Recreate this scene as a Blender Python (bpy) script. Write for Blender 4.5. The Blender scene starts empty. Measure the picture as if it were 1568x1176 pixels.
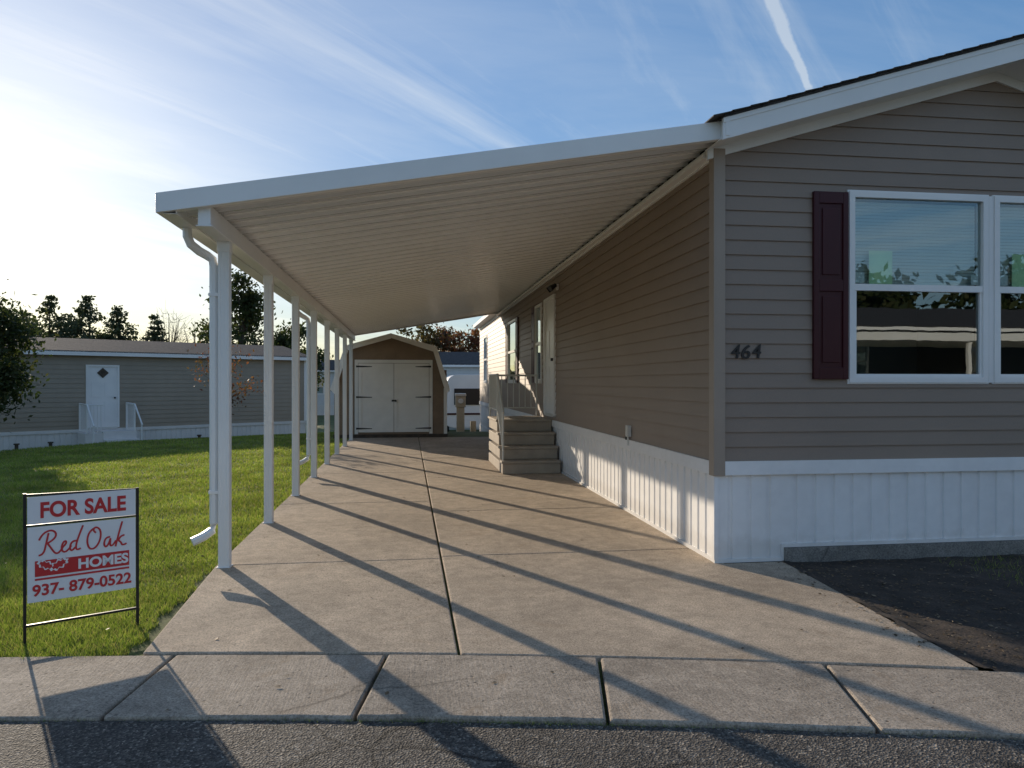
import bpy, math, random
import numpy as np
from mathutils import Vector
random.seed(7); rng=np.random.default_rng(7)
S=bpy.context.scene
C=bpy.context.collection
rad=math.radians
SUN_AZ=-28.3; SUN_EL=13.8

# ---------------------------------------------------------------- materials
def base(name):
    m=bpy.data.materials.new(name); m.use_nodes=True
    nt=m.node_tree; b=nt.nodes['Principled BSDF']
    return m,nt,b
def N(nt,t,**k):
    n=nt.nodes.new(t)
    for a,v in k.items(): setattr(n,a,v)
    return n
def noise(nt,scale,detail=4,rough=.55,vec=None,dist=0):
    n=N(nt,'ShaderNodeTexNoise'); n.inputs['Scale'].default_value=scale
    n.inputs['Detail'].default_value=detail; n.inputs['Roughness'].default_value=rough
    n.inputs['Distortion'].default_value=dist
    if vec is None:
        tc=N(nt,'ShaderNodeTexCoord'); vec=tc.outputs['Object']
    nt.links.new(vec,n.inputs['Vector']); return n.outputs['Fac']
def voro(nt,scale,out='Distance',vec=None,feature=None):
    n=N(nt,'ShaderNodeTexVoronoi')
    if feature: n.feature=feature
    n.inputs['Scale'].default_value=scale
    if vec is None:
        vec=N(nt,'ShaderNodeTexCoord').outputs['Object']
    nt.links.new(vec,n.inputs['Vector']); return n.outputs[out]
def ramp(nt,fac,stops):
    r=N(nt,'ShaderNodeValToRGB'); e=r.color_ramp.elements
    while len(e)<len(stops): e.new(.5)
    for el,(p,c) in zip(e,stops):
        el.position=p; el.color=(c if isinstance(c,(tuple,list)) else (c,c,c))
    nt.links.new(fac,r.inputs[0]); return r.outputs[0]
def c4(c,k=1): return (c[0]*k,c[1]*k,c[2]*k,1)
def g4(v): return (v,v,v,1)
def mixc(nt,a,b,fac,mode='MIX'):
    m=N(nt,'ShaderNodeMix',data_type='RGBA',blend_type=mode)
    for sock,v in ((m.inputs[0],fac),(m.inputs[6],a),(m.inputs[7],b)):
        if hasattr(v,'is_output'): nt.links.new(v,sock)
        else: sock.default_value=v
    return m.outputs[2]
def bump(nt,b,h,strength,dist=.01):
    n=N(nt,'ShaderNodeBump'); n.inputs['Strength'].default_value=strength; n.inputs['Distance'].default_value=dist
    nt.links.new(h,n.inputs['Height']); nt.links.new(n.outputs[0],b.inputs['Normal'])
def simple(name,col,rough=.5,var=.12,scale=3,bs=0,bscale=60,metal=0,spec=None,fine=0,grime=0):
    m,nt,b=base(name)
    f=noise(nt,scale,6)
    c=ramp(nt,f,[(.3,c4(col,1-var)),(.7,c4(col,1+var))])
    if fine:
        c=mixc(nt,c,ramp(nt,noise(nt,bscale,3),[(.35,g4(1-fine)),(.65,g4(1))]),1.0,'MULTIPLY')
    if grime:
        tc=N(nt,'ShaderNodeTexCoord'); sp=N(nt,'ShaderNodeSeparateXYZ'); nt.links.new(tc.outputs['Object'],sp.inputs[0])
        a=N(nt,'ShaderNodeMath',operation='MULTIPLY_ADD'); nt.links.new(noise(nt,9,5,.7),a.inputs[0]); a.inputs[1].default_value=-.25; nt.links.new(sp.outputs[2],a.inputs[2])
        g=ramp(nt,a.outputs[0],[(.0,g4(grime)),(.10,g4(0))])
        c=mixc(nt,c,(.36,.30,.22,1),g)
    nt.links.new(c,b.inputs['Base Color'])
    b.inputs['Roughness'].default_value=rough; b.inputs['Metallic'].default_value=metal
    if spec is not None: b.inputs['Specular IOR Level'].default_value=spec
    if bs: bump(nt,b,noise(nt,bscale,4),bs,.004)
    return m
def warp(nt,amt=.25,sc=2.5):
    tc=N(nt,'ShaderNodeTexCoord'); n=N(nt,'ShaderNodeTexNoise'); n.inputs['Scale'].default_value=sc; n.inputs['Detail'].default_value=5
    nt.links.new(tc.outputs['Object'],n.inputs['Vector'])
    v=N(nt,'ShaderNodeVectorMath',operation='MULTIPLY_ADD'); nt.links.new(n.outputs['Color'],v.inputs[0]); v.inputs[1].default_value=(amt,amt,amt); nt.links.new(tc.outputs['Object'],v.inputs[2])
    return v.outputs[0]
def concrete(name,col,pits=.5,scale=1.0,stain=.35,broom=0,cracks=.6,pitscale=13,spot=.6):
    m,nt,b=base(name)
    big=ramp(nt,noise(nt,.7*scale,7,.72,dist=.9),[(.32,g4(1-stain)),(.5,g4(.93)),(.68,g4(1.15))])
    mid=ramp(nt,noise(nt,7*scale,8,.78),[(.34,g4(.72)),(.66,g4(1.15))])
    fine=ramp(nt,noise(nt,90,4,.8),[(.38,g4(.55)),(.5,g4(1)),(.64,g4(1.28))])
    c=mixc(nt,c4(col),big,1,'MULTIPLY'); c=mixc(nt,c,mid,1,'MULTIPLY'); c=mixc(nt,c,fine,1,'MULTIPLY')
    v=voro(nt,pitscale); pm=ramp(nt,v,[(.08,g4(1)),(.17,g4(0))])
    gate=ramp(nt,noise(nt,3.1,4),[(.44,g4(0)),(.58,g4(pits))])
    pm=mixc(nt,pm,gate,1,'MULTIPLY')
    c=mixc(nt,c,c4(col,.22),pm)
    sp=ramp(nt,noise(nt,1.5,7,.78,dist=1.6),[(.55,g4(0)),(.70,g4(spot))])
    c=mixc(nt,c,c4((col[0]*.62,col[1]*.53,col[2]*.43)),sp)
    if cracks:
        e=voro(nt,.45,vec=warp(nt),feature='DISTANCE_TO_EDGE'); cm=ramp(nt,e,[(.0015,g4(1)),(.005,g4(0))])
        cm=mixc(nt,cm,ramp(nt,noise(nt,.5,2),[(.47,g4(0)),(.53,g4(cracks))]),1,'MULTIPLY')
        c=mixc(nt,c,c4(col,.18),cm)
    nt.links.new(c,b.inputs['Base Color']); b.inputs['Roughness'].default_value=.88
    b.inputs['Specular IOR Level'].default_value=.25
    h=mixc(nt,noise(nt,100,5,.75),pm,.5,'SUBTRACT')
    if broom:
        tc=N(nt,'ShaderNodeTexCoord'); mp=N(nt,'ShaderNodeMapping'); mp.inputs['Scale'].default_value=(70,5,5); mp.inputs['Rotation'].default_value=(0,0,.17); nt.links.new(tc.outputs['Object'],mp.inputs[0])
        h=mixc(nt,h,noise(nt,1,3,.6,mp.outputs[0]),broom)
    bump(nt,b,h,.8,.008)
    return m
M={}
M['drive']=concrete('driveway_concrete',(.54,.435,.325),.45,1,.25,cracks=0,spot=.4)
M['walk']=concrete('sidewalk_concrete',(.44,.365,.285),1.0,2.2,.38,.5,pitscale=17)
M['foot']=concrete('footing_concrete',(.27,.255,.23),.4)
m,nt,b=base('asphalt'); v=voro(nt,105,'Color')
bw=N(nt,'ShaderNodeRGBToBW'); nt.links.new(v,bw.inputs[0])
c=ramp(nt,bw.outputs[0],[(.2,(.050,.045,.040,1)),(.55,(.095,.084,.074,1)),(.78,(.17,.152,.128,1)),(.93,(.38,.33,.27,1))])
c=mixc(nt,c,ramp(nt,noise(nt,1.6,7,.78,dist=.6),[(.32,g4(.5)),(.68,g4(1.35))]),1,'MULTIPLY')
e=voro(nt,.9,vec=warp(nt,.35,2),feature='DISTANCE_TO_EDGE'); cm=ramp(nt,e,[(.004,g4(1)),(.012,g4(0))])
cm=mixc(nt,cm,ramp(nt,noise(nt,.6,2),[(.40,g4(0)),(.46,g4(.85))]),1,'MULTIPLY'); c=mixc(nt,c,g4(.012),cm)
nt.links.new(c,b.inputs['Base Color']); b.inputs['Roughness'].default_value=.8; b.inputs['Specular IOR Level'].default_value=.3
bump(nt,b,voro(nt,105),.8,.008); M['asphalt']=m
M['lawn']=simple('lawn_soil',(.13,.155,.042),.95,.4,1.4,.8,45,fine=.5)
M['dirt']=simple('garden_dirt',(.072,.052,.038),.95,.5,4,1,70,fine=.6)
M['siding']=simple('taupe_vinyl_siding',(.285,.215,.165),.5,.05,1.2,.12,90,fine=.05)
M['cornertrim']=simple('taupe_trim',(.36,.285,.225),.5,.04,2)
M['white']=simple('white_painted_metal',(.83,.82,.80),.35,.05,1.5,.05,30)
M['pan']=simple('white_roof_pan',(.90,.89,.87),.22,.03,.7,.05,9)
M['panrib']=simple('roof_pan_seam',(.45,.435,.41),.15,.04,.7)
M['skirt']=simple('white_vinyl_skirting',(.84,.83,.82),.45,.06,1.6,fine=.04,bscale=12,grime=.22)
M['shingle']=simple('dark_shingle',(.055,.05,.05),.9,.4,9,1,40,fine=.4)
M['shutter']=simple('maroon_shutter',(.05,.006,.010),.4,.1,3,spec=.3)
M['black']=simple('black_metal',(.012,.012,.013),.4,.1,3)
M['dark']=simple('dark_interior',(.02,.022,.022),.9,.2,2)
M['blind']=simple('white_blind',(.70,.72,.72),.6,.03,3)
M['steps']=simple('tan_step_concrete',(.40,.34,.27),.8,.12,4,.4,80,fine=.12)
M['shedwall']=simple('tan_shed_panel',(.29,.20,.13),.7,.12,4,.3,60,fine=.12)
M['cream']=simple('cream_paint',(.88,.84,.77),.5,.04,4)
M['sticker']=simple('pale_green_sticker',(.74,.90,.6),.6,.04,9)
M['signwhite']=simple('sign_white',(.82,.82,.82),.35,.03,8)
M['signred']=simple('sign_red',(.56,.03,.035),.4,.05,8)
M['nsiding']=simple('grey_tan_siding',(.34,.285,.22),.6,.06,2)
M['streetwall']=simple('shade_darkened_siding',(.05,.042,.034),.7,.1,2)  # brown siding colour darkened to carry the shade under the awning in window reflections
M['wsiding']=simple('white_siding',(.66,.66,.65),.5,.05,2)
M['utility']=simple('tan_utility_metal',(.46,.39,.28),.5,.08,3)
M['bark']=simple('bark',(.10,.075,.055),.9,.3,9,.9,30,fine=.3)
M['greyrail']=simple('painted_rail',(.64,.63,.58),.4,.05,4)
def leafmat(name,cols,tr=.35,ps=.8,lo=.6):
    m,nt,b=base(name); out=nt.nodes['Material Output']
    g=N(nt,'ShaderNodeNewGeometry')
    c=ramp(nt,g.outputs['Random Per Island'],[(i/(len(cols)-1),c4(x)) for i,x in enumerate(cols)])
    c=mixc(nt,c,ramp(nt,noise(nt,ps,5,.65),[(.32,g4(lo)),(.68,g4(1.25))]),1,'MULTIPLY')
    nt.links.new(c,b.inputs['Base Color']); b.inputs['Roughness'].default_value=.6; b.inputs['Specular IOR Level'].default_value=.25
    t=N(nt,'ShaderNodeBsdfTranslucent'); nt.links.new(mixc(nt,c,(1.5,1.6,.9,1),1,'MULTIPLY'),t.inputs[0])
    x=N(nt,'ShaderNodeMixShader'); x.inputs[0].default_value=tr
    nt.links.new(b.outputs[0],x.inputs[1]); nt.links.new(t.outputs[0],x.inputs[2]); nt.links.new(x.outputs[0],out.inputs[0])
    return m
M['blade']=leafmat('grass_blade',[(.15,.20,.035),(.20,.27,.05),(.24,.31,.06),(.30,.33,.10),(.40,.33,.17)],.45,1.3,.55)
M['green']=leafmat('leaf_green',[(.03,.045,.015),(.05,.07,.025),(.08,.08,.035)])
M['pine']=leafmat('pine_needles',[(.04,.055,.028),(.065,.08,.045),(.09,.10,.05)],.25)
M['autumn']=leafmat('leaf_autumn',[(.14,.05,.035),(.22,.08,.045),(.16,.09,.045),(.08,.06,.03)])
M['brownleaf']=leafmat('leaf_brown',[(.07,.055,.025),(.11,.08,.035),(.08,.07,.03)],.3)
M['litter']=leafmat('fallen_leaf',[(.12,.08,.04),(.24,.17,.10),(.06,.04,.025),(.32,.25,.17)],.15)
m,nt,b=base('window_glass'); out=nt.nodes['Material Output']
tr=N(nt,'ShaderNodeBsdfTransparent'); tr.inputs[0].default_value=(.78,.90,.90,1)
gl=N(nt,'ShaderNodeBsdfGlossy'); gl.inputs['Roughness'].default_value=.01
gl.inputs[0].default_value=(.9,.98,.98,1)
fr=N(nt,'ShaderNodeFresnel'); fr.inputs[0].default_value=1.5
ad=N(nt,'ShaderNodeMath',operation='MULTIPLY_ADD'); nt.links.new(fr.outputs[0],ad.inputs[0]); ad.inputs[1].default_value=1.3; ad.inputs[2].default_value=.11; ad.use_clamp=True
x=N(nt,'ShaderNodeMixShader'); nt.links.new(ad.outputs[0],x.inputs[0]); nt.links.new(tr.outputs[0],x.inputs[1]); nt.links.new(gl.outputs[0],x.inputs[2]); nt.links.new(x.outputs[0],out.inputs[0])
bp=N(nt,'ShaderNodeBump'); bp.inputs['Strength'].default_value=.02; bp.inputs['Distance'].default_value=.02; nt.links.new(noise(nt,2.5,2),bp.inputs['Height']); nt.links.new(bp.outputs[0],gl.inputs['Normal'])
M['glass']=m

# ---------------------------------------------------------------- mesh tools
def empty(name,loc=(0,0,0),rz=0):
    e=bpy.data.objects.new(name,None); e.location=loc; e.rotation_euler=(0,0,rz); e.empty_display_size=.2
    C.objects.link(e); return e
class MB:
    def __init__(s,o=None,a=0):
        s.v=[];s.f=[];s.m=[];s.o=o;s.a=rad(a);s.mats=[]
    def P(s,p):
        if s.o is None: return tuple(p)
        x,n,z=p; ca,sa=math.cos(s.a),math.sin(s.a)
        return (s.o[0]+x*ca+n*sa, s.o[1]+x*sa-n*ca, s.o[2]+z)
    def mi(s,k):
        if k not in s.mats: s.mats.append(k)
        return s.mats.index(k)
    def face(s,pts,m):
        i=len(s.v); s.v+= [s.P(p) for p in pts]; s.f.append(tuple(range(i,i+len(pts)))); s.m.append(s.mi(m))
    def box(s,x0,x1,y0,y1,z0,z1,m):
        s.hexa([(x0,y0,z0),(x1,y0,z0),(x1,y1,z0),(x0,y1,z0),(x0,y0,z1),(x1,y0,z1),(x1,y1,z1),(x0,y1,z1)],m)
    def hexa(s,p,m):
        i=len(s.v); s.v+=[s.P(q) for q in p]
        for f in ((0,3,2,1),(4,5,6,7),(0,1,5,4),(1,2,6,5),(2,3,7,6),(3,0,4,7)):
            s.f.append(tuple(i+k for k in f)); s.m.append(s.mi(m))
    def prism(s,poly,z0,z1,m):
        n=len(poly); i=len(s.v)
        s.v+=[s.P((p[0],p[1],z0)) for p in poly]+[s.P((p[0],p[1],z1)) for p in poly]
        s.f.append(tuple(i+k for k in reversed(range(n)))); s.m.append(s.mi(m))
        s.f.append(tuple(i+n+k for k in range(n))); s.m.append(s.mi(m))
        for k in range(n):
            l=(k+1)%n; s.f.append((i+k,i+l,i+n+l,i+n+k)); s.m.append(s.mi(m))
    def slabxz(s,poly,y0,y1,m):
        n=len(poly); i=len(s.v)
        s.v+=[s.P((p[0],y0,p[1])) for p in poly]+[s.P((p[0],y1,p[1])) for p in poly]
        s.f.append(tuple(i+k for k in range(n))); s.m.append(s.mi(m))
        s.f.append(tuple(i+n+k for k in reversed(range(n)))); s.m.append(s.mi(m))
        for k in range(n):
            l=(k+1)%n; s.f.append((i+k,i+l,i+n+l,i+n+k)); s.m.append(s.mi(m))
    def tube(s,path,r,m,sides=8):
        rings=[]
        pts=[Vector(s.P(p)) for p in path]
        rr=r if isinstance(r,(list,tuple)) else [r]*len(pts)
        for k,p in enumerate(pts):
            d=(pts[min(k+1,len(pts)-1)]-pts[max(k-1,0)]).normalized()
            a=d.cross(Vector((0,0,1)) if abs(d.z)<.9 else Vector((1,0,0))).normalized(); b=d.cross(a)
            i=len(s.v)
            for j in range(sides):
                t=2*math.pi*(j+.5)/sides; q=p+(a*math.cos(t)+b*math.sin(t))*rr[k]; s.v.append(tuple(q))
            rings.append(i)
        for k in range(len(rings)-1):
            for j in range(sides):
                l=(j+1)%sides; s.f.append((rings[k]+j,rings[k]+l,rings[k+1]+l,rings[k+1]+j)); s.m.append(s.mi(m))
        for i in (rings[0],rings[-1]):
            s.f.append(tuple(i+j for j in range(sides))); s.m.append(s.mi(m))
    def obj(s,name,parent=None,bevel=0,smooth=False,normals=True):
        import bmesh
        me=bpy.data.meshes.new(name); me.from_pydata(s.v,[],s.f)
        for k in s.mats: me.materials.append(M[k])
        me.polygons.foreach_set('material_index',s.m); me.update()
        if normals:
            bm=bmesh.new(); bm.from_mesh(me); bmesh.ops.recalc_face_normals(bm,faces=bm.faces); bm.to_mesh(me); bm.free()
        if smooth: me.polygons.foreach_set('use_smooth',[True]*len(me.polygons))
        ob=bpy.data.objects.new(name,me); C.objects.link(ob)
        if parent: ob.parent=parent
        if bevel:
            bv=ob.modifiers.new('b','BEVEL'); bv.width=bevel; bv.segments=2; bv.limit_method='ANGLE'
        return ob

def lap(mb,x0,x1,z0,z1,m,openings=(),lap_h=.125,xlim=None,out=.014):
    zs=[z0+k*lap_h for k in range(int((z1-z0)/lap_h)+1)]
    edges=set(round(z,5) for z in zs)|{round(z1,5)}
    for o in openings:
        for z in (o[2],o[3]):
            if z0<z<z1: edges.add(round(z,5))
    edges=sorted(edges)
    for za,zb in zip(edges[:-1],edges[1:]):
        if zb-za<1e-4: continue
        k=math.floor(((za+zb)/2-z0)/lap_h); kb=z0+k*lap_h
        oa=out*(1-(za-kb)/lap_h)+.002; ob=out*(1-(zb-kb)/lap_h)+.002
        l0,r0=(x0,x1) if not xlim else xlim(za); l1,r1=(x0,x1) if not xlim else xlim(zb)
        cuts=sorted([(o[0],o[1]) for o in openings if o[2]<(za+zb)/2<o[3]])
        segs=[]
        bl,br=(l0,l1),(r0,r1)
        left=bl
        for c in cuts:
            segs.append((left,(c[0],c[0]))); left=(c[1],c[1])
        segs.append((left,br))
        for (a0,a1),(b0,b1) in segs:
            if b0-a0<.005: continue
            b1=max(b1,a1)
            mb.face([(a0,oa,za),(b0,oa,za),(b1,ob,zb),(a1,ob,zb)],m)
            if abs(za-kb)<1e-4: mb.face([(a0,oa-out,za),(b0,oa-out,za),(b0,oa,za),(a0,oa,za)],m)

def window(mb,x0,x1,z0,z1,blinds='top',hung=True,extras=False,frame='white'):
    w=.05
    for b in ((x0,x0+w,z0,z1),(x1-w,x1,z0,z1),(x0+w,x1-w,z1-w,z1),(x0+w,x1-w,z0,z0+w)):
        mb.box(b[0],b[1],-.05,.034,b[2],b[3],frame)
    for b in ((x0-.012,x0,z0-.012,z1+.012),(x1,x1+.012,z0-.012,z1+.012),(x0,x1,z1,z1+.012),(x0,x1,z0-.012,z0)):
        mb.box(b[0],b[1],-.01,.022,b[2],b[3],frame)
    zm=(z0+z1)/2
    if hung:
        mb.box(x0+w,x1-w,-.03,.026,zm-.028,zm+.028,frame)
        mb.box(x0+w,x0+w+.022,-.03,.018,z0+w,zm-.028,frame); mb.box(x1-w-.022,x1-w,-.03,.018,z0+w,zm-.028,frame)
        mb.box(x0+w,x1-w,-.03,.016,z0+w,z0+w+.025,frame)
    mb.face([(x0+w,0,z0+w),(x1-w,0,z0+w),(x1-w,0,z1-w),(x0+w,0,z1-w)],'glass')
    d=.9
    mb.face([(x0,-d,z0),(x1,-d,z0),(x1,-d,z1),(x0,-d,z1)],'dark')
    for q in ([(x0,-.05,z0),(x0,-d,z0),(x0,-d,z1),(x0,-.05,z1)],[(x1,-.05,z0),(x1,-d,z0),(x1,-d,z1),(x1,-.05,z1)],
              [(x0,-.05,z0),(x1,-.05,z0),(x1,-d,z0),(x0,-d,z0)],[(x0,-.05,z1),(x1,-.05,z1),(x1,-d,z1),(x0,-d,z1)]):
        mb.face(q,'dark')
    if blinds:
        zb=zm+.01 if blinds=='top' else z0+w
        z=z1-w-.02
        while z>zb:
            mb.face([(x0+w+.01,-.055,z),(x1-w-.01,-.055,z),(x1-w-.01,-.062,z-.025),(x0+w+.01,-.062,z-.025)],'blind'); z-=.0285
    if extras:
        mb.face([(x0+.2,-.006,zm+.03),(x0+.42,-.006,zm+.03),(x0+.42,-.006,zm+.32),(x0+.2,-.006,zm+.32)],'sticker')
        mb.face([(x0+.07,-.006,zm+.04),(x0+.16,-.006,zm+.04),(x0+.16,-.006,zm+.13),(x0+.07,-.006,zm+.13)],'signwhite')
        mb.face([(x1-.14,-.006,zm+.04),(x1-.07,-.006,zm+.04),(x1-.07,-.006,zm+.13),(x1-.14,-.006,zm+.13)],'signwhite')
def shutter(mb,x0,x1,z0,z1,m='shutter'):
    s=.05; zm=z0+(z1-z0)*.5
    mb.box(x0,x1,.012,.03,z0,z1,m)
    mb.box(x0,x0+s,.03,.045,z0,z1,m); mb.box(x1-s,x1,.03,.045,z0,z1,m)
    for a,b_ in ((z0,z0+.1),(zm-.05,zm+.05),(z1-.1,z1)):
        mb.box(x0+s,x1-s,.03,.0448,a,b_,m)
    for a,b_ in ((z0+.14,zm-.09),(zm+.09,z1-.14)):
        if x1-x0>.2: mb.box(x0+s+.03,x1-s-.03,.03,.04,a,b_,m)
def skirt(mb,x0,x1,z0,z1,m='skirt',per=.17):
    x=x0
    prof=[(0,0),(.10,0),(.108,-.014),(.135,-.014),(.143,0),(.17,0)]
    while x<x1-1e-4:
        for (a,na),(b_,nb) in zip(prof[:-1],prof[1:]):
            xa=x+a; xb=min(x+b_,x1)
            if xa>=x1: break
            mb.face([(xa,na,z0),(xb,nb,z0),(xb,nb,z1),(xa,na,z1)],m)
        x+=per
def door(mb,x0,x1,z0,z1,glass=True,m='white'):
    w=.06
    mb.box(x0,x0+w,-.04,.045,z0,z1,m); mb.box(x1-w,x1,-.04,.045,z0,z1,m); mb.box(x0+w,x1-w,-.04,.045,z1-w,z1,m); mb.box(x0+w,x1-w,-.04,.05,z0-.03,z0+.02,'greyrail')
    mb.box(x0+w,x1-w,-.04,.012,z0+.02,z1-w,m)
    cx=(x0+x1)/2
    for sx in (-1,1):
        for za,zb in ((.2,.85),(1.0,1.5)):
            a=cx+sx*.06; b_=cx+sx*((x1-x0)/2-.16)
            mb.box(min(a,b_),max(a,b_),.012,.022,z0+za,z0+zb,m)
    mb.box(x1-w-.1,x1-w-.06,.012,.07,z0+.95,z0+1.0,'black')

# ---------------------------------------------------------------- terrain
def yc(x,b):
    q=lambda t:b-.165*t-.016*t*t
    if x>5: return q(5)+(x-5)*(-.165-.16)
    if x<-5: return q(-5)+(x+5)*(-.165+.16)
    return q(x)
SW_T,SW_B=4.19,3.405
def terr(x,y):
    t=np.clip((-2.2-x)/9,0,1)*.35+np.clip((y-22)/14,0,1)
    dn=-.598*(x+12.2)+.802*(y-24.5)
    t=t+np.clip((dn+4.5)/4.0,0,1)*np.clip((-2.2-x)/2.5,0,1)*.75
    t=np.clip(t,0,1); t=t*t*(3-2*t)
    fy=np.clip((y-1)/4,0,1)
    return -.85*t*fy
def axis(lo,hi,f0,f1,fs):
    a=list(np.arange(f0,f1+1e-6,fs)); s=fs; x=f0
    L=[]
    while x>lo: s*=1.25; x-=s; L.append(max(x,lo))
    s=fs;x=f1;R=[]
    while x<hi: s*=1.25; x+=s; R.append(min(x,hi))
    return np.array(L[::-1]+a+R)
def grid_mesh(name,xs,ys,zf,mat):
    X,Y=np.meshgrid(xs,ys); Z=zf(X,Y); n,m_=X.shape
    me=bpy.data.meshes.new(name); V=np.stack([X,Y,Z],-1).reshape(-1,3)
    idx=np.arange(n*m_).reshape(n,m_)
    F=np.stack([idx[:-1,:-1],idx[:-1,1:],idx[1:,1:],idx[1:,:-1]],-1).reshape(-1,4)
    me.from_pydata(V.tolist(),[],F.tolist()); me.materials.append(M[mat]); me.polygons.foreach_set('use_smooth',[True]*len(F)); me.update()
    ob=bpy.data.objects.new(name,me); C.objects.link(ob); return ob
def gz(X,Y):
    ycv=np.vectorize(lambda x:yc(x,SW_B+.35))(X)
    return terr(X,Y)+np.where(Y<ycv,-.075,-.03)+0
grid_mesh('ground',axis(-500,500,-16,12,.3),axis(-500,600,0,36,.3),gz,'lawn')
mb=MB(); xs=[-60,-30,-15]+list(np.arange(-8,8.1,.5))+[15,30,60]
for a,b_ in zip(xs[:-1],xs[1:]):
    ya,yb=yc(a,SW_B)-.012,yc(b_,SW_B)-.012
    mb.face([(a,ya-8,-.028),(b_,yb-8,-.028),(b_,yb,-.018),(a,ya,-.018)],'asphalt')
mb.obj('road')
mb=MB(); js=[-30,-20,-12,-8.15,-7.02,-5.89,-4.76,-3.63,-2.5,-1.37,-.24,.88,2.02,3.15,4.28,5.4,6.5,7.6,12,20,30]
def jt(x0):
    s=-.165-.032*max(-5,min(5,x0)); w=.785
    return (x0-s*w*1.0)
for a,b_ in zip(js[:-1],js[1:]):
    g=.009; n=12
    low=[(a+g+(b_-a-2*g)*k/n) for k in range(n+1)]; at,bt=jt(a)+g,jt(b_)-g
    up=[at+(bt-at)*k/n for k in range(n+1)]
    mb.prism([(x,yc(x,SW_B)+random.uniform(-.006,.004)) for x in low]+[(x,yc(x,SW_T)-.01) for x in reversed(up)],-.12,.0+random.uniform(-.004,.004),'walk')
mb.obj('sidewalk',bevel=.012)
mb=MB(); xl,xr=-1.56,.272
front=lambda a,b_:[(a+(b_-a)*k/6,yc(a+(b_-a)*k/6,SW_T)+.008) for k in range(7)]
yl=[6.42,9.55,12.7,15.8,20.75]
mb.prism([*front(xl+.1,xr),(xr,yl[0]-.005),(xl,yl[0]-.005)],-.12,.003,'drive')
for a,b_ in zip(yl[:-1],yl[1:]): mb.prism([(xl,a+.005),(xr,a+.005),(xr,b_-.005),(xl,b_-.005)],-.12,.002,'drive')
xl2=.288
mb.prism([*front(xl2,2.97),(3.12,5.93),(2.6,5.93),(2.6,6.5),(xl2,6.5)],-.12,.001,'drive')
yr=[6.51,8.8,11.9,15.0,18,20.75]
for a,b_ in zip(yr[:-1],yr[1:]): mb.prism([(xl2,a+.005),(2.6,a+.005),(2.6,b_-.005),(xl2,b_-.005)],-.12,random.uniform(-.003,.003),'drive')
mb.obj('driveway',bevel=.01)

def blades(name,px,py,h,w,mat='blade',zf=None):
    n=len(px); z=(terr(px,py)-.03) if zf is None else zf
    ang=rng.uniform(0,2*np.pi,n); lx=rng.normal(0,.5,n)*h; ly=rng.normal(0,.5,n)*h
    A=np.stack([px-np.cos(ang)*w,py-np.sin(ang)*w,z],-1); B=np.stack([px+np.cos(ang)*w,py+np.sin(ang)*w,z],-1)
    T=np.stack([px+lx,py+ly,z+h],-1)
    V=np.stack([A,B,T],1).reshape(-1,3)
    me=bpy.data.meshes.new(name); me.vertices.add(3*n); me.vertices.foreach_set('co',V.ravel())
    me.loops.add(3*n); me.loops.foreach_set('vertex_index',np.arange(3*n,dtype=np.int32))
    me.polygons.add(n); me.polygons.foreach_set('loop_start',np.arange(0,3*n,3,dtype=np.int32))
    me.materials.append(M[mat]); me.update(calc_edges=True); me.validate()
    ob=bpy.data.objects.new(name,me); C.objects.link(ob); return ob
n=420000
r=np.exp(rng.uniform(math.log(3.8),math.log(28),n)); az=np.radians(rng.uniform(-44,-2,n))
px,py=r*np.sin(az),r*np.cos(az)
ycv=np.interp(px,np.linspace(-30,30,601),[yc(x,SW_T) for x in np.linspace(-30,30,601)])
edge=xl-.01+.025*np.sin(py*7)+.02*np.sin(py*23)
k=(px<edge)&(py>ycv-.02+.02*np.sin(px*19)); px,py,r=px[k],py[k],r[k]
dens=.5+.5*np.sin(px*2.1+np.sin(py*1.7))*np.sin(py*2.6+1)
h=rng.uniform(.028,.056,len(px))*(.7+.45*dens); w=.0025*np.maximum(1,r/5)**.9
n2=9000; qx=rng.uniform(4.4,9,n2); qy=rng.uniform(3,5.85,n2); kk=(qy>np.array([yc(x,SW_T) for x in qx]))&(qx>5.9-.25*qy+rng.normal(0,.2,n2)); qx,qy=qx[kk],qy[kk]
n3=1500; cx=rng.normal(.5,.5,n3); cx=np.where(rng.random(n3)<.35,rng.uniform(-3,3,n3),cx); cy=np.array([yc(x,SW_B) for x in cx])-.012+rng.normal(0,.008,n3)
PX=np.concatenate([px,qx,cx]); PY=np.concatenate([py,qy,cy]); H=np.concatenate([h,rng.uniform(.03,.08,len(qx)),rng.uniform(.012,.028,n3)]); W=np.concatenate([w,np.full(len(qx),.003),np.full(n3,.002)])
blades('lawn_grass',PX,PY,H,W)

def dz(X,Y): return .006*math.sin(X*9+Y*5)*math.sin(Y*11)+.004*math.sin(X*23+Y*7)*math.sin(Y*19)-.012
nY=60; NX=130; me=bpy.data.meshes.new('dirt_bed'); V=[];F=[]
for j in range(nY+1):
    for i in range(NX+1):
        ytop=5.95; xl_=2.972+.15*j/nY+(random.uniform(-.03,.01) if i==0 else 0); x=xl_+(9-xl_)*(i/NX)**1.3; y0=yc(x,SW_T)-.003; y=y0+(ytop-y0)*j/nY
        V.append((x,y,dz(x,y)+random.uniform(-.002,.003)+(.012 if i<4 else 0)))
for j in range(nY):
    for i in range(NX): a=j*(NX+1)+i; F.append((a,a+1,a+NX+2,a+NX+1))
me.from_pydata(V,[],F); me.materials.append(M['dirt']); me.polygons.foreach_set('use_smooth',[True]*len(F)); me.update(); C.objects.link(bpy.data.objects.new('dirt_bed',me))
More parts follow.
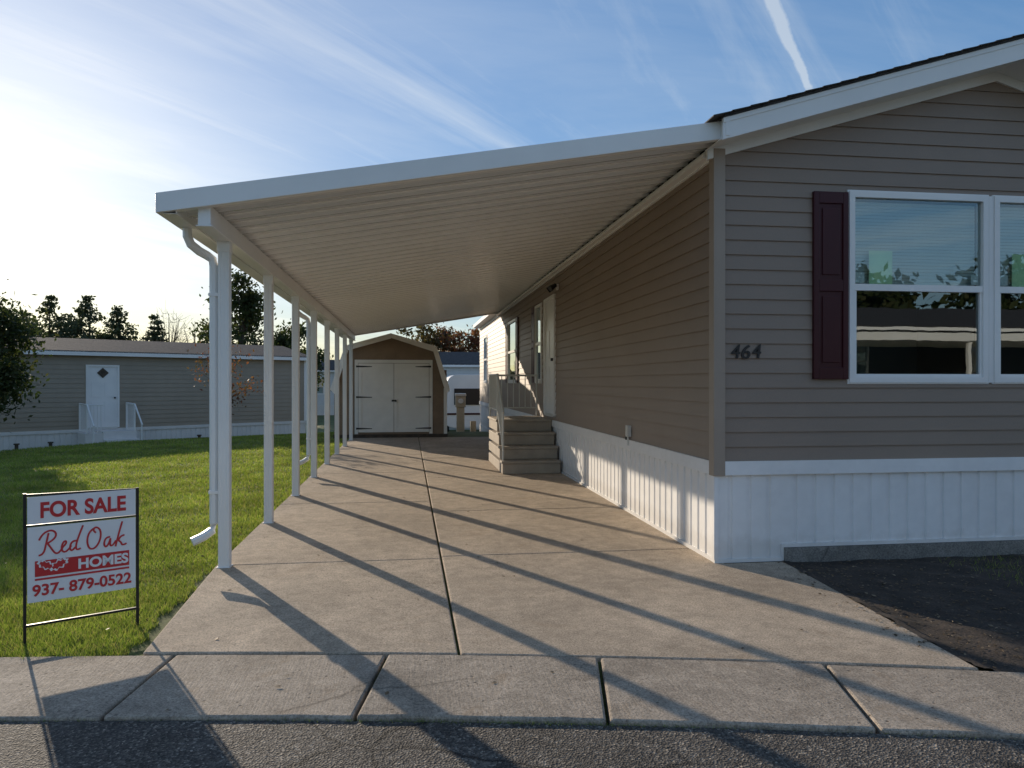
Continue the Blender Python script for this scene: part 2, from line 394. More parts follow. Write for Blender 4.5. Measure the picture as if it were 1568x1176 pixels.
def litter(name,P,size,mat):
    v=[];f=[]
    for x,y,z in P:
        s=size*random.uniform(.4,1.3); a=random.uniform(0,6.28); e=random.uniform(.2,.9); t=random.uniform(0,.4)
        i=len(v); ca,sa=math.cos(a),math.sin(a)
        for (p,q,hh) in ((-1,0,0),(-.3,-e*.7,t),(.5,-e*.6,0),(1,0,t),(.4,e*.7,t*.5),(-.4,e*.6,0)):
            v.append((x+(p*ca-q*sa)*s,y+(p*sa+q*ca)*s,z+hh*s+.002))
        f.append(tuple(range(i,i+6)))
    me=bpy.data.meshes.new(name); me.from_pydata(v,[],f); me.materials.append(M[mat]); me.update(); C.objects.link(bpy.data.objects.new(name,me))
P=[]
for _ in range(1900):
    x=random.uniform(3.05,8) if random.random()<.5 else 3.05+abs(random.gauss(0,1.0)); y=random.uniform(yc(x,SW_T)+.02,5.9); P.append((x,y,dz(x,y)+.006))
for _ in range(90):
    y=random.uniform(3.8,5.8); x=2.98+.06*(y-3.6)-abs(random.gauss(0,.1)); P.append((x,y,.003))
for _ in range(130):
    x=random.uniform(-1.5,2.4); y=random.uniform(3.5,18); P.append((x,y,.004))
for _ in range(130):
    x=random.uniform(-7,-1.6); y=random.uniform(4.6,16); P.append((x,y,float(terr(np.array(x),np.array(y)))+.02))
litter('fallen_leaves',P,.014,'litter')

# ---------------------------------------------------------------- main home
home=empty('manufactured_home',(0,0,0))
HX,HY0,HY1,HR=2.54,5.96,26.7,7.66
RX=(HX+HR)/2
rooftop=lambda x:4.385-.30*abs(x-RX)
fb=MB((0,HY0,0),0)
wins=[(3.715,5.02),(5.08,6.385)]
zt=lambda x:rooftop(x)-.16
def xlim(z):
    if z<=zt(HX): return (HX,HR)
    d=(4.385-.16-z)/.30; return (RX-d,RX+d)
lap(fb,HX,HR,.84,4.22,'siding',[(a,b_,1.50,3.13) for a,b_ in wins],xlim=xlim,lap_h=.1235)
fb.obj('front_siding',home)
wb=MB((0,HY0,0),0)
for a,b_ in wins: window(wb,a,b_,1.50,3.13,'top',extras=True)
wb.box(5.032,5.068,0,.024,1.5,3.13,'white')
wb.obj('front_windows',home)
sb=MB((0,HY0,0),0); shutter(sb,3.385,3.70,1.53,3.115); shutter(sb,6.40,6.715,1.53,3.115); sb.obj('front_shutters',home,bevel=.004)
cb=MB((0,HY0,0),0); cb.box(HX-.036,HX+.065,-.07,.036,.725,3.44,'cornertrim'); cb.box(HR-.065,HR+.03,-.07,.036,.725,3.44,'cornertrim'); cb.obj('corner_boards',home,bevel=.004)
tb=MB((0,HY0,0),0)
for sgn in (-1,1):
    xe=RX+sgn*(RX-HX+.09)
    def seg(n0,n1,dz0,dz1,m,xe=xe):
        pts=[(xe,rooftop(xe)+dz0),(RX,rooftop(RX)+dz0),(RX,rooftop(RX)+dz1),(xe,rooftop(xe)+dz1)]
        tb.slabxz(pts,n0,n1,m)
    seg(.32,.345,-.18,-.012,'white')
    seg(.345,.352,-.05,-.012,'white')
    seg(-.02,.32,-.165,-.155,'white')
    seg(.0,.03,-.245,-.165,'white')
    seg(-20.9,.365,-.010,.012,'shingle')
tb.obj('rake_trim_and_roof',home)
rb=MB()
for sgn in (-1,1):
    for kx in range(18):
        x0=RX+sgn*kx*.152; x1=RX+sgn*(kx+1)*.152+sgn*.01
        rb.hexa([(x0,5.57,rooftop(x0)+.01),(x1,5.57,rooftop(x1)+.012),(x1,26.9,rooftop(x1)+.012),(x0,26.9,rooftop(x0)+.01),
                 (x0,5.57,rooftop(x0)+.015),(x1,5.57,rooftop(x1)+.022),(x1,26.9,rooftop(x1)+.022),(x0,26.9,rooftop(x0)+.015)],'shingle')
rb.obj('shingle_courses',home)
kb=MB((0,HY0,0),0)
skirt(kb,HX,3.12,.0,.75); skirt(kb,3.12,HR,.12,.75)
kb.box(HX-.02,HR+.02,.0,.03,.73,.845,'skirt'); kb.box(3.12,HR,-.01,.016,.115,.145,'skirt'); kb.box(HX-.02,3.12,-.01,.016,.0,.03,'skirt')
kb.box(HX-.026,HX+.012,-.03,.02,.03,.728,'skirt'); kb.box(3.11,3.13,-.01,.018,.0,.14,'skirt')
kb.box(3.13,HR,-.02,.03,-.1,.112,'foot')
kb.obj('front_skirting',home)
def text(body,name,parent,w,h,loc,rot,mat,bold=0,shear=0,ext=.001):
    cu=bpy.data.curves.new(name,'FONT'); cu.body=body; cu.size=1; cu.offset=bold; cu.shear=shear; cu.extrude=0
    cu.align_x='CENTER'; cu.align_y='CENTER'
    ob=bpy.data.objects.new(name,cu); C.objects.link(ob); cu.materials.append(M[mat]); bpy.context.view_layer.update()
    d=ob.dimensions; ob.scale=(w/d.x,h/d.y,1); cu.extrude=ext
    bb=[Vector(c) for c in ob.bound_box]; cxm=(min(c.x for c in bb)+max(c.x for c in bb))/2; cym=(min(c.y for c in bb)+max(c.y for c in bb))/2
    off=Vector((-cxm*w/d.x,0,-cym*h/d.y))
    ob.rotation_euler=rot; ob.location=Vector(loc)+off; ob.parent=parent; return ob
for ch,xx,zz in (('4',2.70,1.76),('6',2.79,1.757),('4',2.885,1.764)):
    text(ch,'house_number_'+ch,home,.08,.118,(xx,HY0-.022,zz),(rad(90),0,0),'black',.012,.15,.005)
sd=MB((HX,HY1,0),-90); L=HY1-HY0
Y=lambda y:HY1-y
sw=[(Y(19.0),Y(17.5)),(Y(14.85),Y(14.12)),(Y(25.1),Y(24.1))]
dr=(Y(13.78),Y(12.78))
lap(sd,0,L,.84,3.44,'siding',[(a,b_,1.5,3.02) for a,b_ in sw]+[(dr[0],dr[1],.9,3.04)],lap_h=.1235)
sd.obj('side_siding',home)
sd=MB((HX,HY1,0),-90)
for a,b_ in sw: window(sd,a,b_,1.5,3.02,'full')
door(sd,dr[0],dr[1],.93,3.04)
sd.obj('side_windows_and_door',home)
sd=MB((HX,HY1,0),-90)
for a,b_ in sw[:2]:
    shutter(sd,a-.32,a-.015,1.5,3.02)
    if b_-a>1: shutter(sd,b_+.015,b_+.32,1.5,3.02)
sd.obj('side_shutters',home)
sd=MB((HX,HY1,0),-90)
skirt(sd,0,L,-.3,.75); sd.box(0,L+.022,0,.032,.73,.843,'skirt'); sd.box(0,L,-.01,.018,-.3,.03,'skirt')
sd.box(0,L-.05,.0,.028,3.36,3.44,'white'); sd.box(0,5.6,.0,.25,3.44,3.55,'white')
sd.obj('side_skirting_and_trim',home)
lb=MB((HX,HY1,0),-90); y0=Y(12.55)
lb.box(y0-.05,y0+.05,.01,.04,3.08,3.18,'white')
for s_ in (-1,1):
    lb.tube([(y0,.04,3.13),(y0+s_*.07,.09,3.15)],.012,'black'); lb.tube([(y0+s_*.06,.07,3.16),(y0+s_*.10,.17,3.08)],[.03,.055],'black',12)
y0=Y(8.36); lb.box(y0-.04,y0+.04,.012,.06,.88,1.01,'greyrail'); lb.tube([(y0,.04,.88),(y0,.04,.78)],.012,'greyrail'); lb.box(y0-.09,y0-.05,.014,.05,.84,.89,'black')
lb.obj('flood_lamp_and_outlet',home,bevel=.003)
wb=MB(); wb.box(HR-.02,HR,HY0+.02,HY1,0,3.45,'siding'); wb.box(HX+.02,HR-.02,HY1-.02,HY1,-.3,3.5,'siding')
wb.face([(HX,HY1,3.4),(HR,HY1,3.4),(RX,HY1,4.2)],'siding'); wb.box(HX+1.0,HX+1.03,HY0+1.2,HY1-.1,0,3.4,'dark')
wb.obj('rear_walls',home)

# ---------------------------------------------------------------- carport
cp=empty('carport'); CY0,CY1,CX0,CX1=5.70,21.0,-1.80,2.47
ct=lambda x:2.866+.1693*(x+1.8)
pb=MB(); prof=[(0,0,'pan'),(.012,-.028,'pan'),(.036,-.028,'panrib'),(.042,0,'panrib'),(.15,.0,'pan'),(.154,-.012,'pan'),(.164,-.012,'panrib'),(.168,0,'panrib'),(.28,0,'pan'),(.28,.0,'pan')]
y=CY0+.03
u=lambda x:ct(x)-.092
xin=[CX0+.03,CX1+.06]
while y<CY1-.29:
    for (a,za,_),(b_,zb,mm) in zip(prof[:-2],prof[1:-1]):
        pb.face([(xin[0],y+a,u(xin[0])+za),(xin[1],y+a,u(xin[1])+za),(xin[1],y+b_,u(xin[1])+zb),(xin[0],y+b_,u(xin[0])+zb)],mm)
    y+=.28
pb.obj('roof_pans',cp)
pb=MB()
pb.slabxz([(CX0+.02,ct(CX0+.02)-.06),(CX1,ct(CX1)-.06),(CX1,ct(CX1)-.02),(CX0+.02,ct(CX0+.02)-.02)],CY0+.03,CY1-.03,'white')
for ya,yb in ((CY0,CY0+.028),(CY1-.028,CY1)):
    pb.slabxz([(CX0,ct(CX0)-.142),(CX1+.03,ct(CX1)-.142),(CX1+.03,ct(CX1)),(CX0,ct(CX0))],ya,yb,'white')
    pb.slabxz([(CX0,ct(CX0)-.142),(CX1+.03,ct(CX1)-.142),(CX1+.03,ct(CX1)-.136),(CX0,ct(CX0)-.136)],ya+(.028 if ya<10 else -.04),yb+(.04 if ya<10 else -.028),'white')
pb.box(CX0,CX0+.02,CY0+.028,CY1-.028,ct(CX0)-.142,ct(CX0)-.002,'white')
pb.box(CX0+.02,CX0+.13,CY0+.03,CY1-.03,ct(CX0)-.142,ct(CX0)-.137,'white')
pb.box(CX0+.13,CX0+.135,CY0+.03,CY1-.03,ct(CX0)-.142,ct(CX0)-.06,'white')
pb.box(CX1-.03,CX1+.068,CY0+.30,CY1-.03,3.375,3.41,'pan'); pb.box(CX1+.02,CX1+.068,CY0+.30,CY1-.03,3.41,3.46,'pan')
pb.box(CX1+.0,CX1+.035,CY0-.09,CY0,3.44,3.60,'white')
pb.obj('roof_deck_fascia_gutter',cp,bevel=.003)
PX0=-1.48
bb=MB(); bb.box(PX0-.045,PX0+.045,CY0+.06,CY1-.05,2.655,2.80,'white'); bb.box(PX0-.06,PX0+.06,CY0+.055,CY1-.045,2.645,2.655,'white')
bb.obj('eave_beam',cp,bevel=.004)
pys=[6.38+1.95*k for k in range(8)]
qb=MB()
for y in pys:
    w=.043
    qb.box(PX0-w,PX0+w,y-w,y+w,.0,2.645,'white')
    for s_ in (-1,1):
        for o in (-.028,.0,.028):
            qb.box(PX0+o-.006,PX0+o+.006,y+s_*w-.003,y+s_*w+.003,.02,2.64,'white')
            qb.box(PX0+s_*w-.003,PX0+s_*w+.003,y+o-.006,y+o+.006,.02,2.64,'white')
    qb.box(PX0-.055,PX0+.055,y-.055,y+.055,.0,.008,'white')
    qb.box(PX0-.05,PX0+.05,y-.05,y+.05,2.56,2.646,'white')
qb.obj('posts',cp,bevel=.0025)
def downspout(y,name,side=-1):
    d=MB(); x=PX0-.083
    path=[(CX0+.07,y-.14,ct(CX0)-.135),(CX0+.07,y-.14,2.66),(CX0+.09,y-.12,2.60),(CX0+.14,y-.06,2.555),(x-.05,y-.015,2.53),(x-.012,y,2.50),(x,y,2.44),(x,y,.36),(x-.015,y-.01,.30),(x-.07,y-.04,.26),(x-.15,y-.08,.225)]
    d.tube(path,.036,'white',8)
    for z in (.6,2.2): d.box(x-.035,x+.045,y-.04,y+.04,z,z+.025,'white')
    d.obj(name,cp,smooth=False)
downspout(pys[0],'downspout_front'); downspout(pys[3],'downspout_middle')

# ---------------------------------------------------------------- steps
st=empty('entry_steps'); b1=MB()
for k in range(4):
    y=12.2+.27*k; y2=14.35
    b1.box(1.53+.002*k,2.5,y,y2-.01*k,.215*k,.215*(k+1)-.045,'steps')
    b1.box(1.51,2.505,y-.03,(y+.27 if k<3 else y2),.215*(k+1)-.045,.215*(k+1),'steps')
b1.obj('treads_and_landing',st,bevel=.012)
r1=MB(); X0=1.55; R='greyrail'
r1.tube([(X0,12.3,.22),(X0,12.3,1.02)],.018,R); r1.tube([(X0,13.05,.86),(X0,13.05,1.66)],.018,R); r1.tube([(X0,14.3,.86),(X0,14.3,1.66)],.018,R)
r1.tube([(2.46,14.3,.86),(2.46,14.3,1.66)],.018,R)
for dz_ in (0,-.62):
    r1.tube([(X0,12.27,1.0+dz_),(X0,13.05,1.64+dz_),(X0,14.3,1.64+dz_),(2.46,14.3,1.64+dz_)],.02 if dz_==0 else .013,R)
for k in range(1,6): y=12.3+.75*k/6; z=1.0+.64*k/6; r1.tube([(X0,y,z-.6),(X0,y,z)],.007,R,6)
for k in range(1,10): y=13.05+1.25*k/10; r1.tube([(X0,y,1.02),(X0,y,1.64)],.007,R,6)
for k in range(1,8): x=X0+.91*k/8; r1.tube([(x,14.3,1.02),(x,14.3,1.64)],.009,R,6)
r1.obj('railing',st)

# ---------------------------------------------------------------- shed
sh=empty('storage_shed'); SX=-.47; SY=20.95; SD=3.7
b2=MB(); W2=1.53
prof=[(-1.60,1.26),(-1.22,2.45),(0,2.80),(1.22,2.45),(1.60,1.26)]
b2.slabxz([(SX-W2,.08),(SX+W2,.08),(SX+W2,1.33),(SX+1.2,2.40),(SX,2.75),(SX-1.2,2.40),(SX-W2,1.33)],SY,SY+SD,'shedwall')
x=SX-W2+.1
while x<SX+W2-.05:
    top=2.70-abs(x-SX)*.29 if abs(x-SX)<1.2 else 2.38-(abs(x-SX)-1.2)*3
    b2.box(x,x+.16,SY-.006,SY,.1,max(top-.02,.5),'shedwall'); x+=.2
b2.obj('walls',sh)
b3=MB()
for (a,za),(b_,zb) in zip(prof[:-1],prof[1:]):
    b3.slabxz([(SX+a,za),(SX+b_,zb),(SX+b_*1.0,zb+.05),(SX+a*1.02,za+.05)],SY-.10,SY+SD+.1,'shingle')
    b3.slabxz([(SX+a*.945,za-.07),(SX+b_*.945,zb-.09),(SX+b_*1.01,zb+.055),(SX+a*1.02,za+.055)],SY-.13-.002*abs(a),SY-.102,'cream')
b3.obj('gambrel_roof',sh)
b4=MB(); dx0,dx1,dz0,dz1=-1.36,.58,.14,2.04
b4.box(dx0-.09,dx0,SY-.03,SY-.007,.09,dz1+.09,'cream'); b4.box(dx1,dx1+.09,SY-.03,SY-.007,.09,dz1+.09,'cream'); b4.box(dx0,dx1,SY-.03,SY-.007,dz1,dz1+.09,'cream')
mid=(dx0+dx1)/2
for a,b_ in ((dx0+.01,mid-.006),(mid+.006,dx1-.01)):
    b4.box(a,b_,SY-.028,SY-.008,dz0,dz1-.01,'cream')
    for q in ((a,a+.09,dz0,dz1-.01),(b_-.09,b_,dz0,dz1-.01),(a+.09,b_-.09,dz0,dz0+.1),(a+.09,b_-.09,dz1-.11,dz1-.01),(a+.09,b_-.09,1.04,1.13)):
        b4.box(q[0],q[1],SY-.045,SY-.028,q[2],q[3],'cream')
for z in (.22,1.08,1.92):
    b4.hexa([(dx0-.05,SY-.052,z),(dx0+.38,SY-.052,z+.012),(dx0+.38,SY-.045,z+.012),(dx0-.05,SY-.045,z),(dx0-.05,SY-.052,z+.05),(dx0+.38,SY-.052,z+.03),(dx0+.38,SY-.045,z+.03),(dx0-.05,SY-.045,z+.05)],'black')
    b4.hexa([(dx1-.38,SY-.052,z+.012),(dx1+.05,SY-.052,z),(dx1+.05,SY-.045,z),(dx1-.38,SY-.045,z+.012),(dx1-.38,SY-.052,z+.03),(dx1+.05,SY-.052,z+.05),(dx1+.05,SY-.045,z+.05),(dx1-.38,SY-.045,z+.03)],'black')
b4.tube([(mid+.05,SY-.045,1.0),(mid+.05,SY-.1,1.0)],.03,'black',10); b4.box(mid-.06,mid+.06,SY-.055,SY-.046,.98,1.03,'black')
b4.box(SX+W2-.08,SX+W2+.012,SY-.02,SY+.0,.08,1.35,'cream')
b4.box(SX-W2-.02,SX+W2+.02,SY-.025,SY+SD,-.05,.08,'bark')
b4.obj('double_doors_and_trim',sh)

# ---------------------------------------------------------------- sign
sg=empty('for_sale_sign',(-2.19,4.68,0),rad(29.5)); W3=.585
def add_sg(mb,name,**k):
    o=mb.obj(name,sg,**k); return o
f1=MB()
f1.box(-.012,.004,-.008,.008,-.12,.86,'black'); f1.box(W3-.004,W3+.012,-.008,.008,-.12,.845,'black')
f1.box(.004,W3-.004,-.007,.007,.085,.099,'black')
f1.hexa([(.004,-.007,.842),(W3-.004,-.007,.829),(W3-.004,.007,.829),(.004,.007,.842),(.004,-.007,.855),(W3-.004,-.007,.842),(W3-.004,.007,.842),(.004,.007,.855)],'black')
f1.box(.004,W3-.004,-.005,.007,.665,.675,'black')
add_sg(f1,'frame')
f2=MB()
f2.box(.008,W3-.008,-.011,-.0075,.678,.838,'signwhite')
f2.box(.008,W3-.008,-.011,-.0075,.225,.662,'signwhite')
add_sg(f2,'panels')
f3=MB(); f3.box(.045,W3-.045,-.0135,-.0115,.372,.463,'signred'); f3.box(.045,W3-.045,-.0135,-.0115,.35,.361,'signred')
add_sg(f3,'banner')
R90=(rad(90),0,0)
text('FOR SALE','heading',sg,.45,.095,(W3/2+.005,-.0125,.757),R90,'signred',.03)
text('HOMES','homes_text',sg,.27,.062,(.40,-.0148,.418),R90,'signwhite',.035)
text('937- 879-0522','phone_text',sg,.52,.068,(W3/2,-.0125,.292),R90,'signred',.025)
cu=bpy.data.curves.new('script','CURVE'); cu.dimensions='3D'; cu.bevel_depth=.0058; cu.bevel_resolution=1
strokes=[[(.32,1.0),(.22,.5),(.1,.0),(-.1,.0)],[(-.08,.7),(.05,1.0),(.45,1.15),(.68,.95),(.55,.65),(.22,.5)],[(.28,.52),(.42,.3),(.6,0),(.8,.02),(.95,.3)],
[(.86,.22),(1.08,.38),(1.08,.56),(.94,.5),(.86,.2),(.97,0),(1.18,.1),(1.3,.3)],
[(1.52,.5),(1.34,.52),(1.22,.2),(1.32,0),(1.48,.2)],[(1.82,1.2),(1.66,.8),(1.5,.3),(1.52,.02),(1.72,.12)],
[(2.42,1.05),(2.15,.95),(1.98,.5),(2.08,.02),(2.38,.02),(2.62,.45),(2.62,.9),(2.4,1.08),(2.25,.9),(2.4,.78)],
[(3.05,.5),(2.87,.52),(2.75,.2),(2.85,0),(3.0,.2),(3.08,.5),(3.03,.05),(3.2,.08),(3.32,.3)],
[(3.62,1.2),(3.46,.7),(3.3,.0)],[(3.72,.52),(3.55,.5),(3.42,.28),(3.55,.2),(3.62,0),(3.82,.1)]]
for s_ in strokes:
    sp=cu.splines.new('NURBS'); sp.points.add(len(s_)-1)
    for p,(a,b_) in zip(sp.points,s_): p.co=(a*.118,0,b_*.125,1)
    sp.use_endpoint_u=True; sp.order_u=3
cu.materials.append(M['signred']); o=bpy.data.objects.new('script_lettering',cu); C.objects.link(o); o.parent=sg; o.location=(.075,-.0125,.495); o.scale=(1,.25,1)
f4=MB()
def oak(cx,cz,s,ang,m,y):
    pts=[]
    for k in range(40):
        t=k/40*2*math.pi; rr=(1+.28*math.cos(9*t)); x=math.cos(t)*s*1.6*(.75+.25*rr); z=math.sin(t)*s*.75*rr
        ca,sa=math.cos(ang),math.sin(ang); pts.append((cx+x*ca-z*sa,y,cz+x*sa+z*ca))
    f4.face(pts,m)
oak(.10,.435,.030,-.5,'signwhite',-.0146); oak(.165,.43,.033,.5,'signwhite',-.0150); oak(.10,.435,.022,-.5,'signred',-.0154); oak(.165,.43,.024,.5,'signred',-.0156); oak(.17,.475,.017,0,'signwhite',-.0158)
add_sg(f4,'oak_leaf_logo')

# ---------------------------------------------------------------- other homes
def mobile_home(name,o,a,Ln,D,wallh,skh,rise,sid,wins,doors=(),roof='shingle'):
    e=empty(name,(0,0,0)); m=MB(o,a)
    ez=skh+wallh
    lap(m,0,Ln,skh,ez,sid,[(x0,x1,z0,z1) for x0,x1,z0,z1 in wins]+[(x0,x1,skh+.05,skh+2.1) for x0,x1 in doors],lap_h=.15)
    m.box(0,Ln,-D,-D+.05,-.3,ez,sid)
    for xx in (0,Ln-.05):
        m.box(xx,xx+.05,-D+.05,-.02,0,ez,sid)
        m.face([(xx+.025,-D,ez),(xx+.025,0,ez),(xx+.025,-D/2,ez+rise)],sid)
    m.box(.06,Ln-.06,-D+.1,-1.0,skh-.1,skh,'dark')
    m.obj('siding',e)
    m=MB(o,a); skirt(m,0,Ln,-.3,skh); m.box(0,Ln,0,.03,skh-.08,skh+.02,'skirt')
    m.box(-.1,Ln+.1,.22,.26,ez-.06,ez+.07,'white'); m.box(-.1,Ln+.1,0,.22,ez-.05,ez-.03,'white')
    m.box(-.01,.08,.0,.03,skh+.02,ez-.05,'white'); m.box(Ln-.08,Ln+.01,.0,.03,skh+.02,ez-.05,'white')
    m.obj('skirting_and_trim',e)
    m=MB(o,a)
    for s0,s1 in ((.26,-D/2),(-D-.26,-D/2)):
        m.hexa([(-.15,s0,ez+.05),(Ln+.15,s0,ez+.05),(Ln+.15,s1,ez+rise+.05),(-.15,s1,ez+rise+.05),(-.15,s0,ez+.09),(Ln+.15,s0,ez+.09),(Ln+.15,s1,ez+rise+.1),(-.15,s1,ez+rise+.1)],roof)
    m.obj('roof',e)
    m=MB(o,a)
    for x0,x1,z0,z1 in wins: window(m,x0,x1,z0,z1,'full')
    for x0,x1 in doors: door(m,x0,x1,skh+.05,skh+2.1)
    m.obj('windows_and_doors',e)
    return e
ang=36.7; ca,sa=math.cos(rad(ang)),math.sin(rad(ang))
ox,oy=-12.2-7*ca,24.5-7*sa
nh=mobile_home('neighbour_home',(ox,oy,-.80),ang,17.2,4.3,2.45,.78,.50,'nsiding',[(2.6,3.6,1.6,2.8)],[(9.35,10.35)])
ns=empty('neighbour_steps'); m=MB((ox,oy,-.80),ang)
for k in range(3): m.box(9.6+.0,10.6,.05,1.5-.28*k,.25*k,.25*(k+1),'skirt')
m.box(9.1,9.6,.05,.9,0,.7,'skirt')
for x0 in (9.15,10.55):
    m.tube([(x0,.1,.75),(x0,.1,1.65)],.025,'white',6); m.tube([(x0,.9,.7),(x0,.9,1.6)],.025,'white',6); m.tube([(x0,.1,1.63),(x0,.9,1.6),(x0+.0,1.6,.95)],.025,'white',6); m.tube([(x0,1.55,0),(x0,1.55,1.0)],.025,'white',6)
    for k in range(1,7): m.tube([(x0,.1+.8*k/7,.75),(x0,.1+.8*k/7,1.6)],.012,'white',5)
for k in range(1,5): m.tube([(9.15+.1*k,.9,.7),(9.15+.1*k,.9,1.6)],.012,'white',5)
m.tube([(9.15,.9,1.6),(9.6,.9,1.6)],.02,'white',5)
m.obj('steps_and_rails',ns)
m=MB((ox,oy,-.80),ang)
for x0 in (7.4,8.3,12.9):
    m.tube([(x0,.25,0),(x0,.25,.42)],.05,'bark',10); m.tube([(x0,.25,.42),(x0,.25,.46)],.08,'bark',10)
m.obj('utility_riser')
m=MB((ox,oy,-.80),ang); m.face([(9.85,.03,2.45),(10.03,.03,2.62),(9.85,.03,2.79),(9.67,.03,2.62)],'bark'); m.obj('door_ornament',nh)
mobile_home('white_home',(.4,38,-.85),0,13,4.5,2.5,.7,.7,'wsiding',[(2.2,3.2,1.5,2.7)])
mobile_home('far_home',(-15,55,-.85),8,12,4.5,2.5,.7,.8,'wsiding',[(8,9,1.5,2.7)])
she=mobile_home('street_home',(34,-12.5,0),180,30,5,2.6,.8,.9,'streetwall',[(4,5.3,1.5,3),(9,10.3,1.5,3),(18,19.5,1.5,3)],[(13,14)])
m=MB((34,-12.5,0),180); m.box(8,22,.3,4.2,2.75,2.98,'white')
for x in (8.2,12.6,17.4,21.8): m.box(x-.05,x+.05,4.0,4.1,-.05,2.75,'white')
m.obj('awning',she)
cv=empty('camper_trailer'); m=MB()
def rbox(m,x0,x1,y0,y1,z0,z1,r,mat):
    pts=[]
    for cx_,cz_,a0 in ((x1-r,z0+r*.4,-90),(x1-r,z1-r,0),(x0+r,z1-r,90),(x0+r,z0+r*.4,180)):
        for k in range(6):
            t=rad(a0+90*k/5); rz=r if cz_>z0+r*.5 else r*.4
            pts.append((cx_+math.cos(t)*r,cz_+math.sin(t)*rz))
    m.slabxz(pts,y0,y1,mat)
rbox(m,1.6,3.8,32.2,37.0,-.45,1.85,.5,'white')
m.box(1.95,3.45,32.16,32.2,.55,1.25,'black'); m.box(1.62,3.78,32.17,32.2,.12,.2,'shutter')
for y in (34.2,35.1):
    for x in (1.62,3.6): m.tube([(x,y,-.5),(x+.2,y,-.5)],.34,'black',16)
m.tube([(2.7,32.2,-.4),(2.7,31.2,-.42)],.05,'black'); m.tube([(2.7,31.4,-.8),(2.7,31.4,-.3)],.04,'black')
m.obj('body_wheels_hitch',cv,bevel=.03)
up=empty('utility_pedestal'); m=MB(); m.box(1.72,2.0,26.9,27.1,-.4,.62,'utility'); m.box(1.68,2.04,26.86,27.12,.62,1.02,'utility')
m.hexa([(1.66,26.82,1.02),(2.06,26.82,1.02),(2.06,27.14,1.02),(1.66,27.14,1.02),(1.66,26.88,1.1),(2.06,26.88,1.1),(2.06,27.14,1.12),(1.66,27.14,1.12)],'utility')
m.tube([(1.86,26.86,.84),(1.86,26.76,.84)],.09,'greyrail',14); m.obj('meter_box',up,bevel=.01)
m=MB(); m.box(2.25,2.45,27.3,27.5,-.4,.1,'utility'); m.obj('post_box',up)

# ---------------------------------------------------------------- trees
def tree(name,x,y,h,cr,mat,n=2500,leaf=.14,kind='round',trunk=.12,crown0=.3,zb=None):
    e=empty(name,(0,0,0)); z0=float(terr(np.array(float(x)),np.array(float(y))))-.05 if zb is None else zb
    m=MB(); lean=random.uniform(-.03,.03)*h
    m.tube([(x,y,z0),(x+lean*.3,y,z0+h*.35),(x+lean*.7,y+lean*.4,z0+h*.7),(x+lean,y,z0+h*.97)],[trunk,trunk*.75,trunk*.4,trunk*.1],'bark',8)
    cl=[]
    if kind=='pine':
        lay=12
        for k in range(lay):
            t=k/(lay-1); zz=z0+h*(crown0+(1-crown0)*t); rr=cr*(1-t**1.6)*.95+.15
            for j in range(max(4,int(9*(1-t))+3)):
                a=random.uniform(0,6.28); rj=rr*random.uniform(.4,1.15)
                tip=(x+math.cos(a)*rj,y+math.sin(a)*rj,zz+rj*.12)
                m.tube([(x,y,zz-.1),tip],[trunk*.25*(1-t)+.01,.006],'bark',4)
                for q in (.45,.75,1): cl.append((x+(tip[0]-x)*q,y+(tip[1]-y)*q,zz+(tip[2]-zz)*q,.2*cr*(1-t*.5)))
    else:
        K=30
        for k in range(K):
            while True:
                p=np.array([random.uniform(-1,1) for _ in range(3)])
                if .25<np.linalg.norm(p)<1: break
            wz=h*(1-crown0)/2; zc=z0+h*(crown0+(1-crown0)/2)
            q=(x+p[0]*cr*random.uniform(.8,1.1),y+p[1]*cr,zc+p[2]*wz)
            zb_=z0+h*random.uniform(crown0*.8,.7)
            if q[2]<zb_: zb_=max(q[2]-.1*h,z0+.2)
            mp=((x+q[0])/2,(y+q[1])/2,(zb_*.4+q[2]*.6))
            m.tube([(x+lean*.5,y,zb_),mp,q],[trunk*.35,trunk*.2,trunk*.06],'bark',5)
            if kind=='bare':
                for _ in range(9):
                    d=[random.gauss(0,1)*cr*.3 for _ in range(3)]
                    m.tube([mp if random.random()<.5 else q,(q[0]+d[0],q[1]+d[1],q[2]+abs(d[2]))],[trunk*.07,.006],'bark',3)
            cl.append((*q,cr*random.uniform(.2,.42)))
    m.obj('trunk_and_limbs',e,smooth=True)
    if n:
        cl=np.array(cl); wts=cl[:,3]**2; wts/=wts.sum(); ix=rng.choice(len(cl),n,p=wts)
        c=cl[ix,:3]+rng.normal(0,1,(n,3))*cl[ix,3:4]*np.array([.6,.6,.42])
        d1=rng.normal(0,1,(n,3)); d1/=np.linalg.norm(d1,axis=1)[:,None]; d2=np.cross(d1,rng.normal(0,1,(n,3))); d2/=np.linalg.norm(d2,axis=1)[:,None]
        s=leaf*rng.uniform(.5,1.3,(n,1))
        V=np.stack([c-d1*s,c-d2*s*.5,c+d1*s,c+d2*s*.5],1).reshape(-1,3)
        me=bpy.data.meshes.new('foliage'); me.from_pydata(V.tolist(),[],np.arange(4*n).reshape(-1,4).tolist()); me.materials.append(M[mat]); me.update()
        o=bpy.data.objects.new('foliage',me); C.objects.link(o); o.parent=e
    return e
for x,y,h,cr in ((-30.6,65.5,7.9,2.7),(-28.2,64.3,9.1,3.1),(-25.4,64,9.1,3.1),(-23.4,65,8.4,2.6),(-20,63.3,7.6,1.8)): tree('pine_tree',x,y,h,cr,'pine',5600,.17,'pine',.2,.35)
tree('bare_tree',-15.6,52.5,7.2,1.5,'bark',0,kind='bare',trunk=.12); tree('bare_tree',-14.4,53.5,6.8,1.3,'bark',0,kind='bare',trunk=.12)
